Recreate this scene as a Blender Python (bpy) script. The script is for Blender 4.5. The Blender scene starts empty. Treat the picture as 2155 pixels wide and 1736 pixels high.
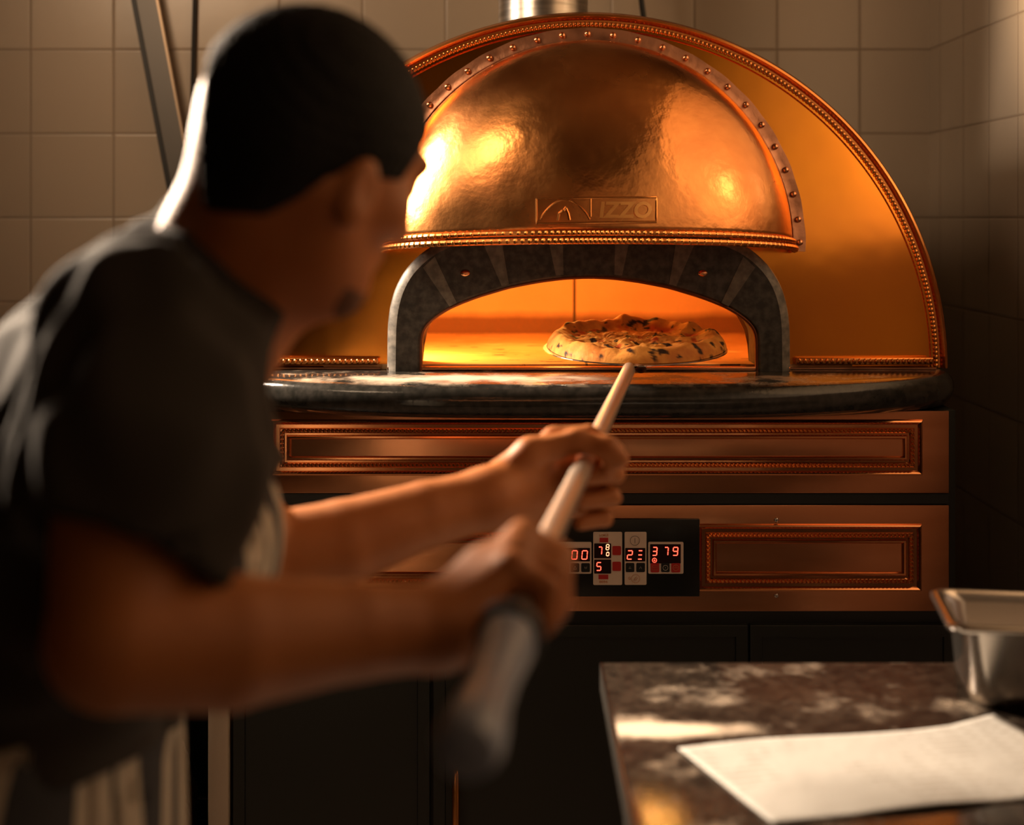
import bpy, bmesh, math, random
import numpy as np
from mathutils import Vector, Matrix, noise
random.seed(4); np.random.seed(4)
C = bpy.context.scene.collection
PI = math.pi
# ------------------------------------------------------------------ camera, world, lights, exposure
H = 1.40            # eye height
FP = 3000.0         # focal length in pixels of a 2155 px wide frame
cam = bpy.data.cameras.new('camera'); camo = bpy.data.objects.new('camera', cam); C.objects.link(camo)
camo.location = (0, 0, H); camo.rotation_euler = (PI/2, 0, 0)
cam.sensor_width = 36; cam.lens = FP*36/2155; cam.shift_y = -(868-460)/2155; cam.clip_start = .05
cam.dof.use_dof = True; cam.dof.focus_distance = 2.42; cam.dof.aperture_fstop = 2.5
bpy.context.scene.camera = camo
vs = bpy.context.scene.view_settings
vs.view_transform = 'Standard'; vs.look = 'None'; vs.exposure = 0.28; vs.gamma = 1
w = bpy.data.worlds.new('world'); bpy.context.scene.world = w; w.use_nodes = True
w.node_tree.nodes['Background'].inputs[0].default_value = (1, .7, .45, 1)
w.node_tree.nodes['Background'].inputs[1].default_value = 0.02
def light(name, typ, loc, target, energy, col, size=.1, size_y=None, spot=None):
    l = bpy.data.lights.new(name, typ); o = bpy.data.objects.new(name, l); C.objects.link(o)
    o.location = loc; l.energy = energy; l.color = col
    if target is not None:
        o.rotation_euler = (Vector(target)-Vector(loc)).to_track_quat('-Z', 'Y').to_euler()
    if typ == 'AREA':
        l.size = size
        if size_y: l.shape = 'RECTANGLE'; l.size_y = size_y
    else: l.shadow_soft_size = size
    if spot: l.spot_size = spot[0]; l.spot_blend = spot[1]
    return o
light('key_lamp', 'AREA', (-1.5, 2.62, 1.95), (.1, 1.5, .98), 62, (1, .77, .56), .30, .7).data.spread = math.radians(100)
light('wall_spot', 'SPOT', (-1.4, .9, 2.5), (.995, 1.98, 2.17), 500, (1, .68, .38), .08, None, (math.radians(33), .35))
light('rear_reflection_fill', 'SPOT', (.45, -1.1, 2.6), (.7, -2.2, 1.95), 18, (1, .62, .34), .25, None, (math.radians(100), .6))  # unseen spot, added so the copper front reflects a bright upper wall
light('left_wall_spot', 'SPOT', (-1.2, 1.5, 2.6), (-.1, 3.4, 1.95), 85, (1, .68, .42), .4, None, (math.radians(78), .9))
light('oven_lamp_light', 'POINT', (-.225, 2.65, 1.24), None, 6.0, (1, .47, .09), .025)
light('chamber_fill_light', 'POINT', (.10, 2.80, 1.335), None, 2.0, (1, .42, .07), .04)  # added fill inside the chamber to brighten the pizza; no heating element here

def P(u, v, y):
    return Vector(((u-1077.5)*y/FP, y, H-(v-460)*y/FP))
# ------------------------------------------------------------------ tags and mesh helpers
def tag(o, label=None, cat=None, group=None, kind=None):
    if label: o['label'] = label
    if cat: o['category'] = cat
    if group: o['group'] = group
    if kind: o['kind'] = kind
    return o
def thing(name, label, cat, loc=(0, 0, 0), group=None):
    o = bpy.data.objects.new(name, None); C.objects.link(o); o.location = loc; o.empty_display_size = .05
    return tag(o, label, cat, group)
def obj(name, bm, m, parent=None, smooth=True, angle=35):
    me = bpy.data.meshes.new(name)
    bmesh.ops.recalc_face_normals(bm, faces=bm.faces[:])
    if smooth:
        for f in bm.faces: f.smooth = True
        for e in bm.edges:
            if len(e.link_faces) == 2 and e.calc_face_angle(0) > math.radians(angle): e.smooth = False
    bm.to_mesh(me); bm.free()
    o = bpy.data.objects.new(name, me); C.objects.link(o)
    if m: me.materials.append(m)
    if parent is not None: setpar(o, parent)
    return o
def setpar(o, parent):
    # geometry is written in world coordinates: cancel the chain of parent locations
    o.parent = parent
    off = Vector((0, 0, 0)); q = parent
    while q is not None: off += q.location; q = q.parent
    o.location = o.location - off
def NB(): return bmesh.new()
def box(bm, x0, x1, y0, y1, z0, z1, bev=0, seg=2):
    r = bmesh.ops.create_cube(bm, size=1)
    vsx = r['verts']
    for v in vsx: v.co = Vector(((x0+x1)/2+v.co.x*(x1-x0), (y0+y1)/2+v.co.y*(y1-y0), (z0+z1)/2+v.co.z*(z1-z0)))
    if bev:
        es = list({e for v in vsx for e in v.link_edges})
        bmesh.ops.bevel(bm, geom=es, offset=bev, segments=seg, profile=.5, affect='EDGES')
def frame(d):
    d = d.normalized(); a = Vector((0, 0, 1)) if abs(d.z) < .9 else Vector((1, 0, 0))
    s = d.cross(a).normalized(); return s, s.cross(d).normalized()
def tube(bm, pts, r, n=12, cap=True, closed=False):
    pts = [Vector(p) for p in pts]; N = len(pts); rings = []
    rr = r if isinstance(r, (list, tuple)) else [r]*N
    s0 = None
    for i, p in enumerate(pts):
        a = pts[(i-1) % N] if (i > 0 or closed) else p; b = pts[(i+1) % N] if (i < N-1 or closed) else p
        d = (b-a).normalized()
        if s0 is None: s, t = frame(d)
        else:
            s = (s0-d*s0.dot(d)).normalized(); t = s.cross(d)
        s0 = s
        rings.append([bm.verts.new(p+(s*math.cos(2*PI*k/n)+t*math.sin(2*PI*k/n))*rr[i]) for k in range(n)])
    for i in range(N if closed else N-1):
        A, B = rings[i], rings[(i+1) % N]
        for k in range(n): bm.faces.new((A[k], A[(k+1) % n], B[(k+1) % n], B[k]))
    if cap and not closed:
        bm.faces.new(rings[0]); bm.faces.new(list(reversed(rings[-1])))
def grid(bm, rows, closed_u=False):
    V = [[bm.verts.new(p) for p in r] for r in rows]
    for i in range(len(V)-1):
        n = len(V[i])
        for j in range(n if closed_u else n-1):
            bm.faces.new((V[i][j], V[i][(j+1) % n], V[i+1][(j+1) % n], V[i+1][j]))
    return V
def ball(bm, c, r, sc=(1, 1, 1), u=12, v=8):
    rr = bmesh.ops.create_uvsphere(bm, u_segments=u, v_segments=v, radius=r)
    for q in rr['verts']: q.co = Vector((q.co.x*sc[0], q.co.y*sc[1], q.co.z*sc[2]))+Vector(c)
def solidify(o, t, off=-1):
    m = o.modifiers.new('thickness', 'SOLIDIFY'); m.thickness = t; m.offset = off; return o
def lathe(bm, prof, c, n=48, sx=1, sy=1):
    rows = [[Vector((c[0]+r*sx*math.cos(2*PI*k/n), c[1]+r*sy*math.sin(2*PI*k/n), c[2]+z)) for k in range(n)] for r, z in prof]
    return grid(bm, rows, True)
def text_bm(s, size, ext, shear=0, thick=0):
    cu = bpy.data.curves.new('t', 'FONT'); cu.body = s; cu.size = size; cu.extrude = ext; cu.shear = shear; cu.offset = thick
    cu.resolution_u = 4
    o = bpy.data.objects.new('t', cu); C.objects.link(o)
    dg = bpy.context.evaluated_depsgraph_get(); me = bpy.data.meshes.new_from_object(o.evaluated_get(dg))
    bm = bmesh.new(); bm.from_mesh(me)
    bpy.data.objects.remove(o); bpy.data.meshes.remove(me); bpy.data.curves.remove(cu)
    return bm
def fit_text(bm, u0, v0, u1, v1, y, mapy=None):
    xs = [v.co.x for v in bm.verts]; ys = [v.co.y for v in bm.verts]; zs = [v.co.z for v in bm.verts]
    a, b = P(u0, v1, y), P(u1, v0, y)
    for v in bm.verts:
        tx = (v.co.x-min(xs))/(max(xs)-min(xs)); tz = (v.co.y-min(ys))/(max(ys)-min(ys))
        x = a.x+(b.x-a.x)*tx; z = a.z+(b.z-a.z)*tz; d = v.co.z
        yy = (mapy(x, z) if mapy else y)-d
        v.co = Vector((x, yy, z))
# ------------------------------------------------------------------ materials
def mat(name, col, rough=.5, metal=0, bump=None, var=None, coat=0, emis=None, sheen=0, sss=0, spec=None, ior=None, aniso=0):
    """bump=(scale,strength,dist[,detail]); var=(scale,col2,lo,hi[,detail,stretch])"""
    m = bpy.data.materials.new(name); m.use_nodes = True; nt = m.node_tree; b = nt.nodes['Principled BSDF']; L = nt.links
    b.inputs['Base Color'].default_value = (*col, 1); b.inputs['Roughness'].default_value = rough; b.inputs['Metallic'].default_value = metal
    if coat: b.inputs['Coat Weight'].default_value = coat; b.inputs['Coat Roughness'].default_value = .08
    if sheen: b.inputs['Sheen Weight'].default_value = sheen; b.inputs['Sheen Roughness'].default_value = .4
    if sss: b.inputs['Subsurface Weight'].default_value = sss; b.inputs['Subsurface Radius'].default_value = (.02, .008, .004); b.inputs['Subsurface Scale'].default_value = .5
    if spec is not None: b.inputs['Specular IOR Level'].default_value = spec
    if emis: b.inputs['Emission Color'].default_value = (*emis[0], 1); b.inputs['Emission Strength'].default_value = emis[1]
    tc = nt.nodes.new('ShaderNodeTexCoord')
    if var:
        mp = nt.nodes.new('ShaderNodeMapping'); L.new(tc.outputs['Object'], mp.inputs[0])
        if len(var) > 5: mp.inputs['Scale'].default_value = var[5]
        n = nt.nodes.new('ShaderNodeTexNoise'); n.inputs['Scale'].default_value = var[0]; n.inputs['Detail'].default_value = var[4] if len(var) > 4 else 5
        L.new(mp.outputs[0], n.inputs['Vector'])
        r = nt.nodes.new('ShaderNodeValToRGB'); r.color_ramp.elements[0].position = var[2]; r.color_ramp.elements[1].position = var[3]
        r.color_ramp.elements[0].color = (*col, 1); r.color_ramp.elements[1].color = (*var[1], 1)
        L.new(n.outputs[0], r.inputs[0]); L.new(r.outputs[0], b.inputs['Base Color'])
    if bump:
        n2 = nt.nodes.new('ShaderNodeTexNoise'); n2.inputs['Scale'].default_value = bump[0]; n2.inputs['Detail'].default_value = bump[3] if len(bump) > 3 else 4
        L.new(tc.outputs['Object'], n2.inputs['Vector'])
        bp = nt.nodes.new('ShaderNodeBump'); bp.inputs['Strength'].default_value = bump[1]; bp.inputs['Distance'].default_value = bump[2]
        L.new(n2.outputs[0], bp.inputs['Height']); L.new(bp.outputs[0], b.inputs['Normal'])
    return m
def nodes(m): return m.node_tree, m.node_tree.nodes, m.node_tree.links, m.node_tree.nodes['Principled BSDF']
def mathn(nt, op, a, b=None, c=None):
    n = nt.nodes.new('ShaderNodeMath'); n.operation = op
    for i, q in enumerate((a, b, c)):
        if q is None: continue
        if isinstance(q, (int, float)): n.inputs[i].default_value = q
        else: nt.links.new(q, n.inputs[i])
    return n.outputs[0]
def mixc(nt, fac, a, b):
    n = nt.nodes.new('ShaderNodeMix'); n.data_type = 'RGBA'
    nt.links.new(fac, n.inputs['Factor'])
    for q, i in ((a, 6), (b, 7)):
        if isinstance(q, tuple): n.inputs[i].default_value = (*q, 1)
        else: nt.links.new(q, n.inputs[i])
    return n.outputs[2]
def tile_mat(name, axes, off, size, col=(.50, .405, .31), grout=(.28, .21, .15)):
    m = mat(name, col, .22, spec=.5); nt, N, L, b = nodes(m)
    tc = N.new('ShaderNodeTexCoord'); sp = N.new('ShaderNodeSeparateXYZ'); L.new(tc.outputs['Object'], sp.inputs[0])
    ds = []; ids = []
    for ax, o, s in zip(axes, off, size):
        t = mathn(nt, 'DIVIDE', mathn(nt, 'SUBTRACT', sp.outputs[ax], o), s)
        f = mathn(nt, 'FRACT', t); ids.append(mathn(nt, 'FLOOR', t))
        d = mathn(nt, 'MULTIPLY', mathn(nt, 'MINIMUM', f, mathn(nt, 'SUBTRACT', 1.0, f)), s); ds.append(d)
    d = mathn(nt, 'MINIMUM', ds[0], ds[1])
    g = N.new('ShaderNodeMapRange'); g.inputs[1].default_value = .0012; g.inputs[2].default_value = .0026; g.interpolation_type = 'SMOOTHSTEP'
    L.new(d, g.inputs[0])
    cx = N.new('ShaderNodeCombineXYZ'); L.new(ids[0], cx.inputs[0]); L.new(ids[1], cx.inputs[1])
    wn = N.new('ShaderNodeTexWhiteNoise'); L.new(cx.outputs[0], wn.inputs[0])
    vc = mixc(nt, wn.outputs['Value'], col, tuple(c*.88 for c in col))
    L.new(mixc(nt, g.outputs[0], grout, vc), b.inputs['Base Color'])
    rg = mathn(nt, 'SUBTRACT', .75, mathn(nt, 'MULTIPLY', g.outputs[0], .5)); L.new(rg, b.inputs['Roughness'])
    no = N.new('ShaderNodeTexNoise'); no.inputs['Scale'].default_value = 9; L.new(tc.outputs['Object'], no.inputs['Vector'])
    g2 = N.new('ShaderNodeMapRange'); g2.inputs[1].default_value = .0008; g2.inputs[2].default_value = .005; g2.interpolation_type = 'SMOOTHSTEP'
    L.new(d, g2.inputs[0])
    hh = mathn(nt, 'ADD', g2.outputs[0], mathn(nt, 'MULTIPLY', no.outputs[0], .5))
    # every tile sits at a very slightly different tilt
    bp = N.new('ShaderNodeBump'); bp.inputs['Strength'].default_value = .5; bp.inputs['Distance'].default_value = .002
    L.new(hh, bp.inputs['Height']); L.new(bp.outputs[0], b.inputs['Normal'])
    return m
COP = (.96, .37, .035)
M = {}
M['tile_back'] = tile_mat('glazed_tiles_back', (0, 2), (.632, H+.002), (.1978, .2006))
M['tile_side'] = tile_mat('glazed_tiles_side', (1, 2), (2.975, H+.002), (.17, .2006))
M['floor'] = tile_mat('floor_tiles', (0, 1), (0, 0), (.3, .3), (.10, .07, .05), (.04, .03, .025))
M['paint'] = mat('dim_plaster', (.16, .12, .09), .9)
M['copper'] = mat('polished_copper', COP, .17, 1, bump=(7, .12, .01, 2), var=(2.2, (.80, .27, .05), .35, .75))
M['copper_brushed'] = mat('brushed_copper', (.74, .34, .17), .24, 1, bump=(14, .08, .004, 2), var=(3, (.52, .20, .08), .3, .8, 6, (1, 1, 9)))
M['copper_trim'] = mat('copper_moulding', (.80, .32, .09), .25, 1)
M['moulding'] = mat('moulded_copper', (.72, .31, .13), .16, 1)
M['copper_dark'] = mat('aged_copper_strip', (.50, .24, .14), .42, 1, bump=(60, .4, .002), var=(25, (.18, .08, .045), .45, .8))
M['rivet'] = mat('rivet_copper', (.75, .36, .18), .25, 1)
M['flue'] = mat('brushed_steel', (.52, .47, .42), .28, 1, bump=(40, .15, .002), var=(8, (.30, .27, .24), .4, .7, 4, (1, 1, 14)))
M['steel'] = mat('stainless_steel', (.62, .57, .52), .22, 1, bump=(30, .05, .002))
M['steel_dull'] = mat('grey_metal', (.13, .12, .11), .45, .6)
M['black'] = mat('black_painted_steel', (.010, .012, .010), .38, 0, bump=(300, .05, .0005))
M['blackgap'] = mat('black_gap', (.006, .007, .006), .5)
M['rubber'] = mat('black_rubber', (.012, .012, .012), .5)
M['panel'] = mat('black_acrylic', (.004, .005, .004), .25)
M['plate'] = mat('beige_keypad', (.62, .50, .40), .45)
M['redkey'] = mat('red_key', (.42, .008, .004), .4)
M['blackkey'] = mat('black_key', (.008, .010, .010), .4)
M['led_off'] = mat('display_window', (.015, .004, .003), .15)
M['led'] = mat('lit_led', (.9, .05, .02), .5, emis=((1, .085, .045), 2.6))
M['led_pale'] = mat('bright_led', (.9, .3, .1), .5, emis=((1, .42, .20), 2.2))
M['icon_dark'] = mat('dark_print', (.02, .02, .018), .6)
M['icon_pale'] = mat('pale_print', (.55, .50, .42), .6)
M['icon_orange'] = mat('orange_print', (.50, .20, .07), .6)
M['post'] = mat('pale_enamel', (.48, .40, .31), .5)
# stone
def stone(name, c1, c2, rough, flour=None):
    m = mat(name, c1, rough, bump=(120, .12, .002)); nt, N, L, b = nodes(m)
    tc = N.new('ShaderNodeTexCoord')
    n = N.new('ShaderNodeTexNoise'); n.inputs['Scale'].default_value = 70; n.inputs['Detail'].default_value = 8; L.new(tc.outputs['Object'], n.inputs['Vector'])
    n2 = N.new('ShaderNodeTexNoise'); n2.inputs['Scale'].default_value = 9; n2.inputs['Detail'].default_value = 4; L.new(tc.outputs['Object'], n2.inputs['Vector'])
    f = mathn(nt, 'ADD', mathn(nt, 'MULTIPLY', n.outputs[0], .8), mathn(nt, 'MULTIPLY', n2.outputs[0], .2))
    r = N.new('ShaderNodeMapRange'); r.inputs[1].default_value = .40; r.inputs[2].default_value = .66; L.new(f, r.inputs[0])
    col = mixc(nt, r.outputs[0], c1, c2); ro = None
    if flour:
        # flour: patches (cx, cy, rx, ry, amount) on the upward face
        sp = N.new('ShaderNodeSeparateXYZ'); L.new(tc.outputs['Object'], sp.inputs[0]); tot = None
        for (cx, cy, rx, ry, am) in flour[1]:
            a = mathn(nt, 'POWER', mathn(nt, 'DIVIDE', mathn(nt, 'SUBTRACT', sp.outputs[0], cx), rx), 2.0)
            c = mathn(nt, 'POWER', mathn(nt, 'DIVIDE', mathn(nt, 'SUBTRACT', sp.outputs[1], cy), ry), 2.0)
            e = mathn(nt, 'MULTIPLY', mathn(nt, 'EXPONENT', mathn(nt, 'MULTIPLY', mathn(nt, 'ADD', a, c), -1.0)), am)
            tot = e if tot is None else mathn(nt, 'ADD', tot, e)
        n3 = N.new('ShaderNodeTexNoise'); n3.inputs['Scale'].default_value = flour[0]; n3.inputs['Detail'].default_value = 7; n3.inputs['Roughness'].default_value = .65; L.new(tc.outputs['Object'], n3.inputs['Vector'])
        q = N.new('ShaderNodeMapRange'); q.inputs[1].default_value = .56; q.inputs[2].default_value = .92
        L.new(mathn(nt, 'ADD', n3.outputs[0], mathn(nt, 'MULTIPLY', tot, .45)), q.inputs[0])
        g = N.new('ShaderNodeNewGeometry'); sn = N.new('ShaderNodeSeparateXYZ'); L.new(g.outputs['Normal'], sn.inputs[0])
        up = N.new('ShaderNodeMapRange'); up.inputs[1].default_value = .86; up.inputs[2].default_value = .985; L.new(sn.outputs[2], up.inputs[0])
        fl = mathn(nt, 'MULTIPLY', q.outputs[0], up.outputs[0])
        col = mixc(nt, fl, col, (.62, .50, .38)); L.new(mathn(nt, 'ADD', rough, mathn(nt, 'MULTIPLY', fl, .5)), b.inputs['Roughness'])
    L.new(col, b.inputs['Base Color'])
    return m
M['granite'] = stone('dark_lava_stone', (.016, .016, .014), (.036, .033, .029), .14, (16, [(-.05, 2.40, .16, .05, .75), (.25, 2.38, .5, .08, .35), (-.22, 2.36, .15, .05, .4)]))
M['arch'] = stone('dark_speckled_stone', (.012, .012, .011), (.060, .057, .052), .55)
M['arch_edge'] = stone('honed_stone_edge', (.10, .095, .088), (.26, .24, .21), .45)
M['wedge'] = stone('grey_stone_inlay', (.075, .07, .06), (.16, .145, .125), .6)
M['tabletop'] = stone('dark_polished_granite', (.014, .011, .009), (.045, .033, .024), .13, (11, [(.16, 1.535, .09, .022, 1.5), (.22, 1.62, .12, .07, .12), (.45, 1.60, .25, .03, .16), (.14, 1.36, .1, .1, .1), (.45, 1.22, .3, .04, .9)]))
# ------------------------------------------------------------------ the setting
RX = .995; LX = -2.6; YB = 3.4; YF = -2.2; ZT = 2.75
def slab(name, args, m):
    bm = NB(); box(bm, *args); return tag(obj(name, bm, m, smooth=False), kind='structure')
slab('wall_back', (LX, RX+.1, YB, YB+.1, 0, ZT), M['tile_back'])
slab('wall_right', (RX, RX+.1, YF, YB, 0, ZT), M['tile_side'])
slab('wall_left', (LX-.1, LX, YF, YB+.1, 0, ZT), mat('dark_plaster', (.05, .035, .025), .8))
slab('wall_front', (LX-.1, RX+.1, YF-.1, YF, 0, ZT), M['tile_back'])
slab('reflection_board_1', (LX, RX, YF, YF+.03, 0, 1.40), mat('dark_reflection_board', (.06, .036, .024), .5))  # unseen dark board, added to darken what the lower copper reflects
slab('floor', (LX-.1, RX+.1, YF-.1, YB+.1, -.06, 0), M['floor'])
slab('ceiling', (LX-.1, RX+.1, YF-.1, YB+.1, ZT, ZT+.06), M['paint'])
slab('reflection_board_2', (RX-.03, RX, YF, 2.25, 0, 1.40), bpy.data.materials['dark_reflection_board'])  # second added board, out of view, keeps the facade's lower reflection dark
# ------------------------------------------------------------------ pizza oven
ZC = 1.132          # top of the stone counter
CX = .135           # centre line of the oven
YA = 2.50           # front of the stone arch
oven = thing('pizza_oven', 'domed polished copper pizza oven with riveted hood and black stone arch', 'oven', (CX, 2.6, ZC))
# -- stone arch
OUT = [(-426, 0), (-425.5, 50), (-425, 94), (-422, 126), (-412, 169), (-391, 211), (-362, 242), (-335, 263), (-290, 284), (-220, 305), (-120, 320), (0, 325)]
INN = [(-356, 0), (-356, 45), (-355, 80), (-347, 96), (-328, 114), (-293, 136), (-241, 157), (-168, 179), (-105, 191), (-50, 198), (0, 200)]
def sym(c): return [(a/1200, b/1200) for a, b in c]+[(-a/1200, b/1200) for a, b in reversed(c[:-1])]
def resample(c, n):
    c = [Vector((a, b, 0)) for a, b in c]; L = [0]
    for i in range(1, len(c)): L.append(L[-1]+(c[i]-c[i-1]).length)
    out = []
    for k in range(n):
        t = L[-1]*k/(n-1); i = 1
        while i < len(L)-1 and L[i] < t: i += 1
        f = (t-L[i-1])/(L[i]-L[i-1])
        out.append(c[i-1].lerp(c[i], f))
    for _ in range(3):
        out = [out[0]]+[(out[i-1]+out[i]*2+out[i+1])/4 for i in range(1, n-1)]+[out[-1]]
    return [(p.x, p.y) for p in out]
NR = 97
outc = resample(sym(OUT), NR); innc = resample(sym(INN), NR)
def off(c, d):
    r = []
    for i, (x, z) in enumerate(c):
        a = c[max(0, i-1)]; b = c[min(len(c)-1, i+1)]; t = Vector((b[0]-a[0], b[1]-a[1])).normalized()
        r.append((x-t.y*d, max(0, z+t.x*d)))
    return r
def row(c, y): return [Vector((CX+x, y, ZC+z)) for x, z in c]
bm = NB()
grid(bm, [row(off(outc, -.016), YA), row([(a[0]*.5+b[0]*.5, a[1]*.5+b[1]*.5) for a, b in zip(outc, innc)], YA), row(off(innc, .004), YA), row(innc, YA+.004), row(innc, YA+.10)])
arch = obj('stone_arch', bm, M['arch'], oven); tag(arch, 'black speckled stone arch round the oven mouth')
bm = NB()
grid(bm, [row(outc, YA+.10), row(outc, YA+.012), row(off(outc, -.003), YA+.004), row(off(outc, -.016), YA-.0006)])
tag(obj('arch_edge', bm, M['arch_edge'], arch, angle=60), 'paler honed outer edge of the arch')
# soot lip under the arch
bm = NB(); tube(bm, row(off(innc, -.001), YA+.006), .0035, 8)
tag(obj('arch_lip', bm, mat('scorched_copper_lip', (.16, .05, .02), .5, .7), arch), 'thin scorched lip round the mouth')
wd = [((890, 563), (915, 540), (961, 637), (946, 645)), ((1018, 515), (1056, 508), (1071, 598), (1056, 602)), ((1152, 496), (1184, 494), (1186, 578), (1170, 580))]
for q in wd:
    for s in (1, -1):
        bm = NB(); a = [P(u, v, YA) for u, v in q]
        if s < 0: a = [Vector((2*CX-p.x, p.y, p.z)) for p in a]
        f = [bm.verts.new(p+Vector((0, -.0012, 0))) for p in a]; g = [bm.verts.new(p+Vector((0, .004, 0))) for p in a]
        bm.faces.new(f); bm.faces.new(g[::-1])
        for i in range(4): bm.faces.new((f[i], f[(i+1) % 4], g[(i+1) % 4], g[i]))
        obj('wedge_inlay', bm, M['wedge'], arch, smooth=False)
for u in (979, 1479):
    bm = NB(); p = P(u, 575, YA); ball(bm, p, .0088, (1, .45, .72)); obj('screw', bm, M['rivet'], arch)
# -- facade shell
RO = .645; YD = 2.555
def fac_y(r): return YD-.022*max(0, 1-(r/RO)**2.2)
ang = [PI*k/120 for k in range(121)]
def ray(c, th):
    # distance at which the arch outline lies in direction th
    d = (math.cos(th), math.sin(th)); best = .36
    for i in range(len(c)-1):
        (x1, z1), (x2, z2) = c[i], c[i+1]; ex, ez = x2-x1, z2-z1
        den = d[0]*ez-d[1]*ex
        if abs(den) < 1e-9: continue
        t = (x1*ez-z1*ex)/den; s = (x1*d[1]-z1*d[0])/den
        if t > 0 and -.001 <= s <= 1.001: best = t
    return best
rin = [ray(off(outc, -.012), th) for th in ang]
rows = []
for k in range(25):
    f = k/24
    rows.append([Vector((CX+(r0*(1-f)+(RO-.01)*f)*math.cos(th), fac_y(r0*(1-f)+RO*f)+.0, ZC+.001+(r0*(1-f)+(RO-.012)*f)*math.sin(th)*.985)) for th, r0 in zip(ang, rin)])
bm = NB(); grid(bm, rows)
tag(obj('facade_panel', bm, M['copper'], oven), 'bright polished copper front panel')
# -- body behind the facade
bm = NB()
rows = [[Vector((CX+(RO-.03)*math.cos(th), y, ZC+.001+(RO-.04)*math.sin(th))) for th in ang] for y in (YD+.012, 3.30)]
V = grid(bm, rows); bm.faces.new(V[1])
obj('oven_body', bm, M['black'], oven)
# -- outer trim: profile swept round the half circle: outer flange, rope bead, inner step
def arc_pt(r, th, y): return Vector((CX+r*math.cos(th), y, ZC+.001+r*math.sin(th)*.985))
prof = [(RO-.034, .004), (RO-.031, -.004), (RO-.0285, -.001), (RO-.013, -.001), (RO-.011, -.009), (RO-.007, -.013), (RO-.003, -.011), (RO, -.004), (RO+.001, .004), (RO+.003, .008), (RO+.004, .016), (RO, .03)]
bm = NB(); grid(bm, [[arc_pt(r, th, YD+dy) for th in ang] for r, dy in prof])
trim = obj('edge_moulding', bm, M['copper_trim'], oven)
def beads(pts_fn, n, r, sc=.9):
    bm = NB()
    for k in range(n): ball(bm, pts_fn((k+.5)/n), r, (1, sc, 1), 8, 5)
    return bm
bm = beads(lambda t: arc_pt(RO-.0205, PI*t, YD-.003), 250, .0046)
tube(bm, [arc_pt(RO-.0205, th, YD-.001) for th in ang], .0036, 6)
obj('rope_bead', bm, M['copper_trim'], trim)
# -- bottom mouldings with beads
for x0, x1 in ((CX-RO+.03, CX-.372), (CX+.368, CX+RO-.032)):
    yb = 2.527; zb = H-(760-460)*yb/FP
    bm = NB(); box(bm, x0, x1, yb-.003, yb+.02, zb-.0065, zb+.0065, .003, 3)
    o = obj('ledge_moulding', bm, M['copper_trim'], oven)
    n = int((x1-x0)/.0098)
    bm = NB()
    for k in range(n): ball(bm, (x0+.006+k*(x1-x0-.012)/(n-1), yb-.003, zb), .0052, (.72, .9, 1), 8, 6)
    obj('bead_row', bm, M['copper_trim'], o)
    bm = NB(); box(bm, x0-.01, x1+.004, yb-.001, yb+.012, ZC+.001, ZC+.004); obj('base_flange', bm, M['copper_dark'], oven)
# -- hood
ZB = H-.047; Y0 = 2.528; HA = .359; HB = .225; HC = .362
def hood_pt(be, la, o=0):
    # superellipse cross section: full shoulders, small flare at the flange
    cb, sb = math.cos(be), math.sin(be); cl, sl = math.cos(la), math.sin(la)
    z = ZB+(HC+o)*sb+.020*sl*cb**6
    return Vector((CX+(HA+o)*cb*cl, Y0-(HB+o)*(cb**.86)*(max(sl, 0)**.95), z))
rows = [[hood_pt(PI/2*i/36, PI*j/96) for j in range(97)] for i in range(37)]
bm = NB(); grid(bm, rows); bmesh.ops.remove_doubles(bm, verts=bm.verts, dist=1e-5)
hm = mat('hammered_copper', (.84, .36, .11), .20, 1, bump=(38, .16, .006, 3), var=(7, (.60, .22, .07), .35, .72, 8))
nt, N, L, b = nodes(hm)
tcn = N.new('ShaderNodeTexCoord'); nn = N.new('ShaderNodeTexNoise'); nn.inputs['Scale'].default_value = 5; nn.inputs['Detail'].default_value = 7; L.new(tcn.outputs['Object'], nn.inputs['Vector'])
mr = N.new('ShaderNodeMapRange'); mr.inputs[1].default_value = .35; mr.inputs[2].default_value = .7; mr.inputs[3].default_value = .17; mr.inputs[4].default_value = .36
L.new(nn.outputs[0], mr.inputs[0]); L.new(mr.outputs[0], b.inputs['Roughness'])
hood = obj('hood', bm, hm, oven); tag(hood, 'hammered copper half dome hood above the mouth'); solidify(hood, .003, -1)
def hood_y(x, z):
    q = max(0, 1-((z-ZB)/HC)**2); cb = math.sqrt(q); cl = min(1, abs((x-CX)/HA)/max(cb, 1e-3)); sl = math.sqrt(max(0, 1-cl*cl))
    return Y0-HB*cb**.86*sl**.95
# rim of the hood: two rope rolls
rim = NB()
for dz, o_, r in ((.004, .003, .0058), (-.0085, .006, .0066)):
    pts = [hood_pt(0, PI*j/160, o_)+Vector((0, 0, dz)) for j in range(161)]
    tube(rim, pts, r*.82, 8)
    Lt = 0; last = pts[0]; step = .0085; acc = 0
    for p in pts:
        acc += (p-last).length; last = p
    n = int(acc/.0098)
    for k in range(n):
        j = (k+.5)/n; q = hood_pt(0, PI*(j-.06*math.sin(4*PI*j)/2), o_)+Vector((0, -.0015, dz)); ball(rim, q, r*.86, (.85, 1, 1), 8, 5)
obj('hood_rim', rim, M['copper_trim'], oven)
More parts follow.
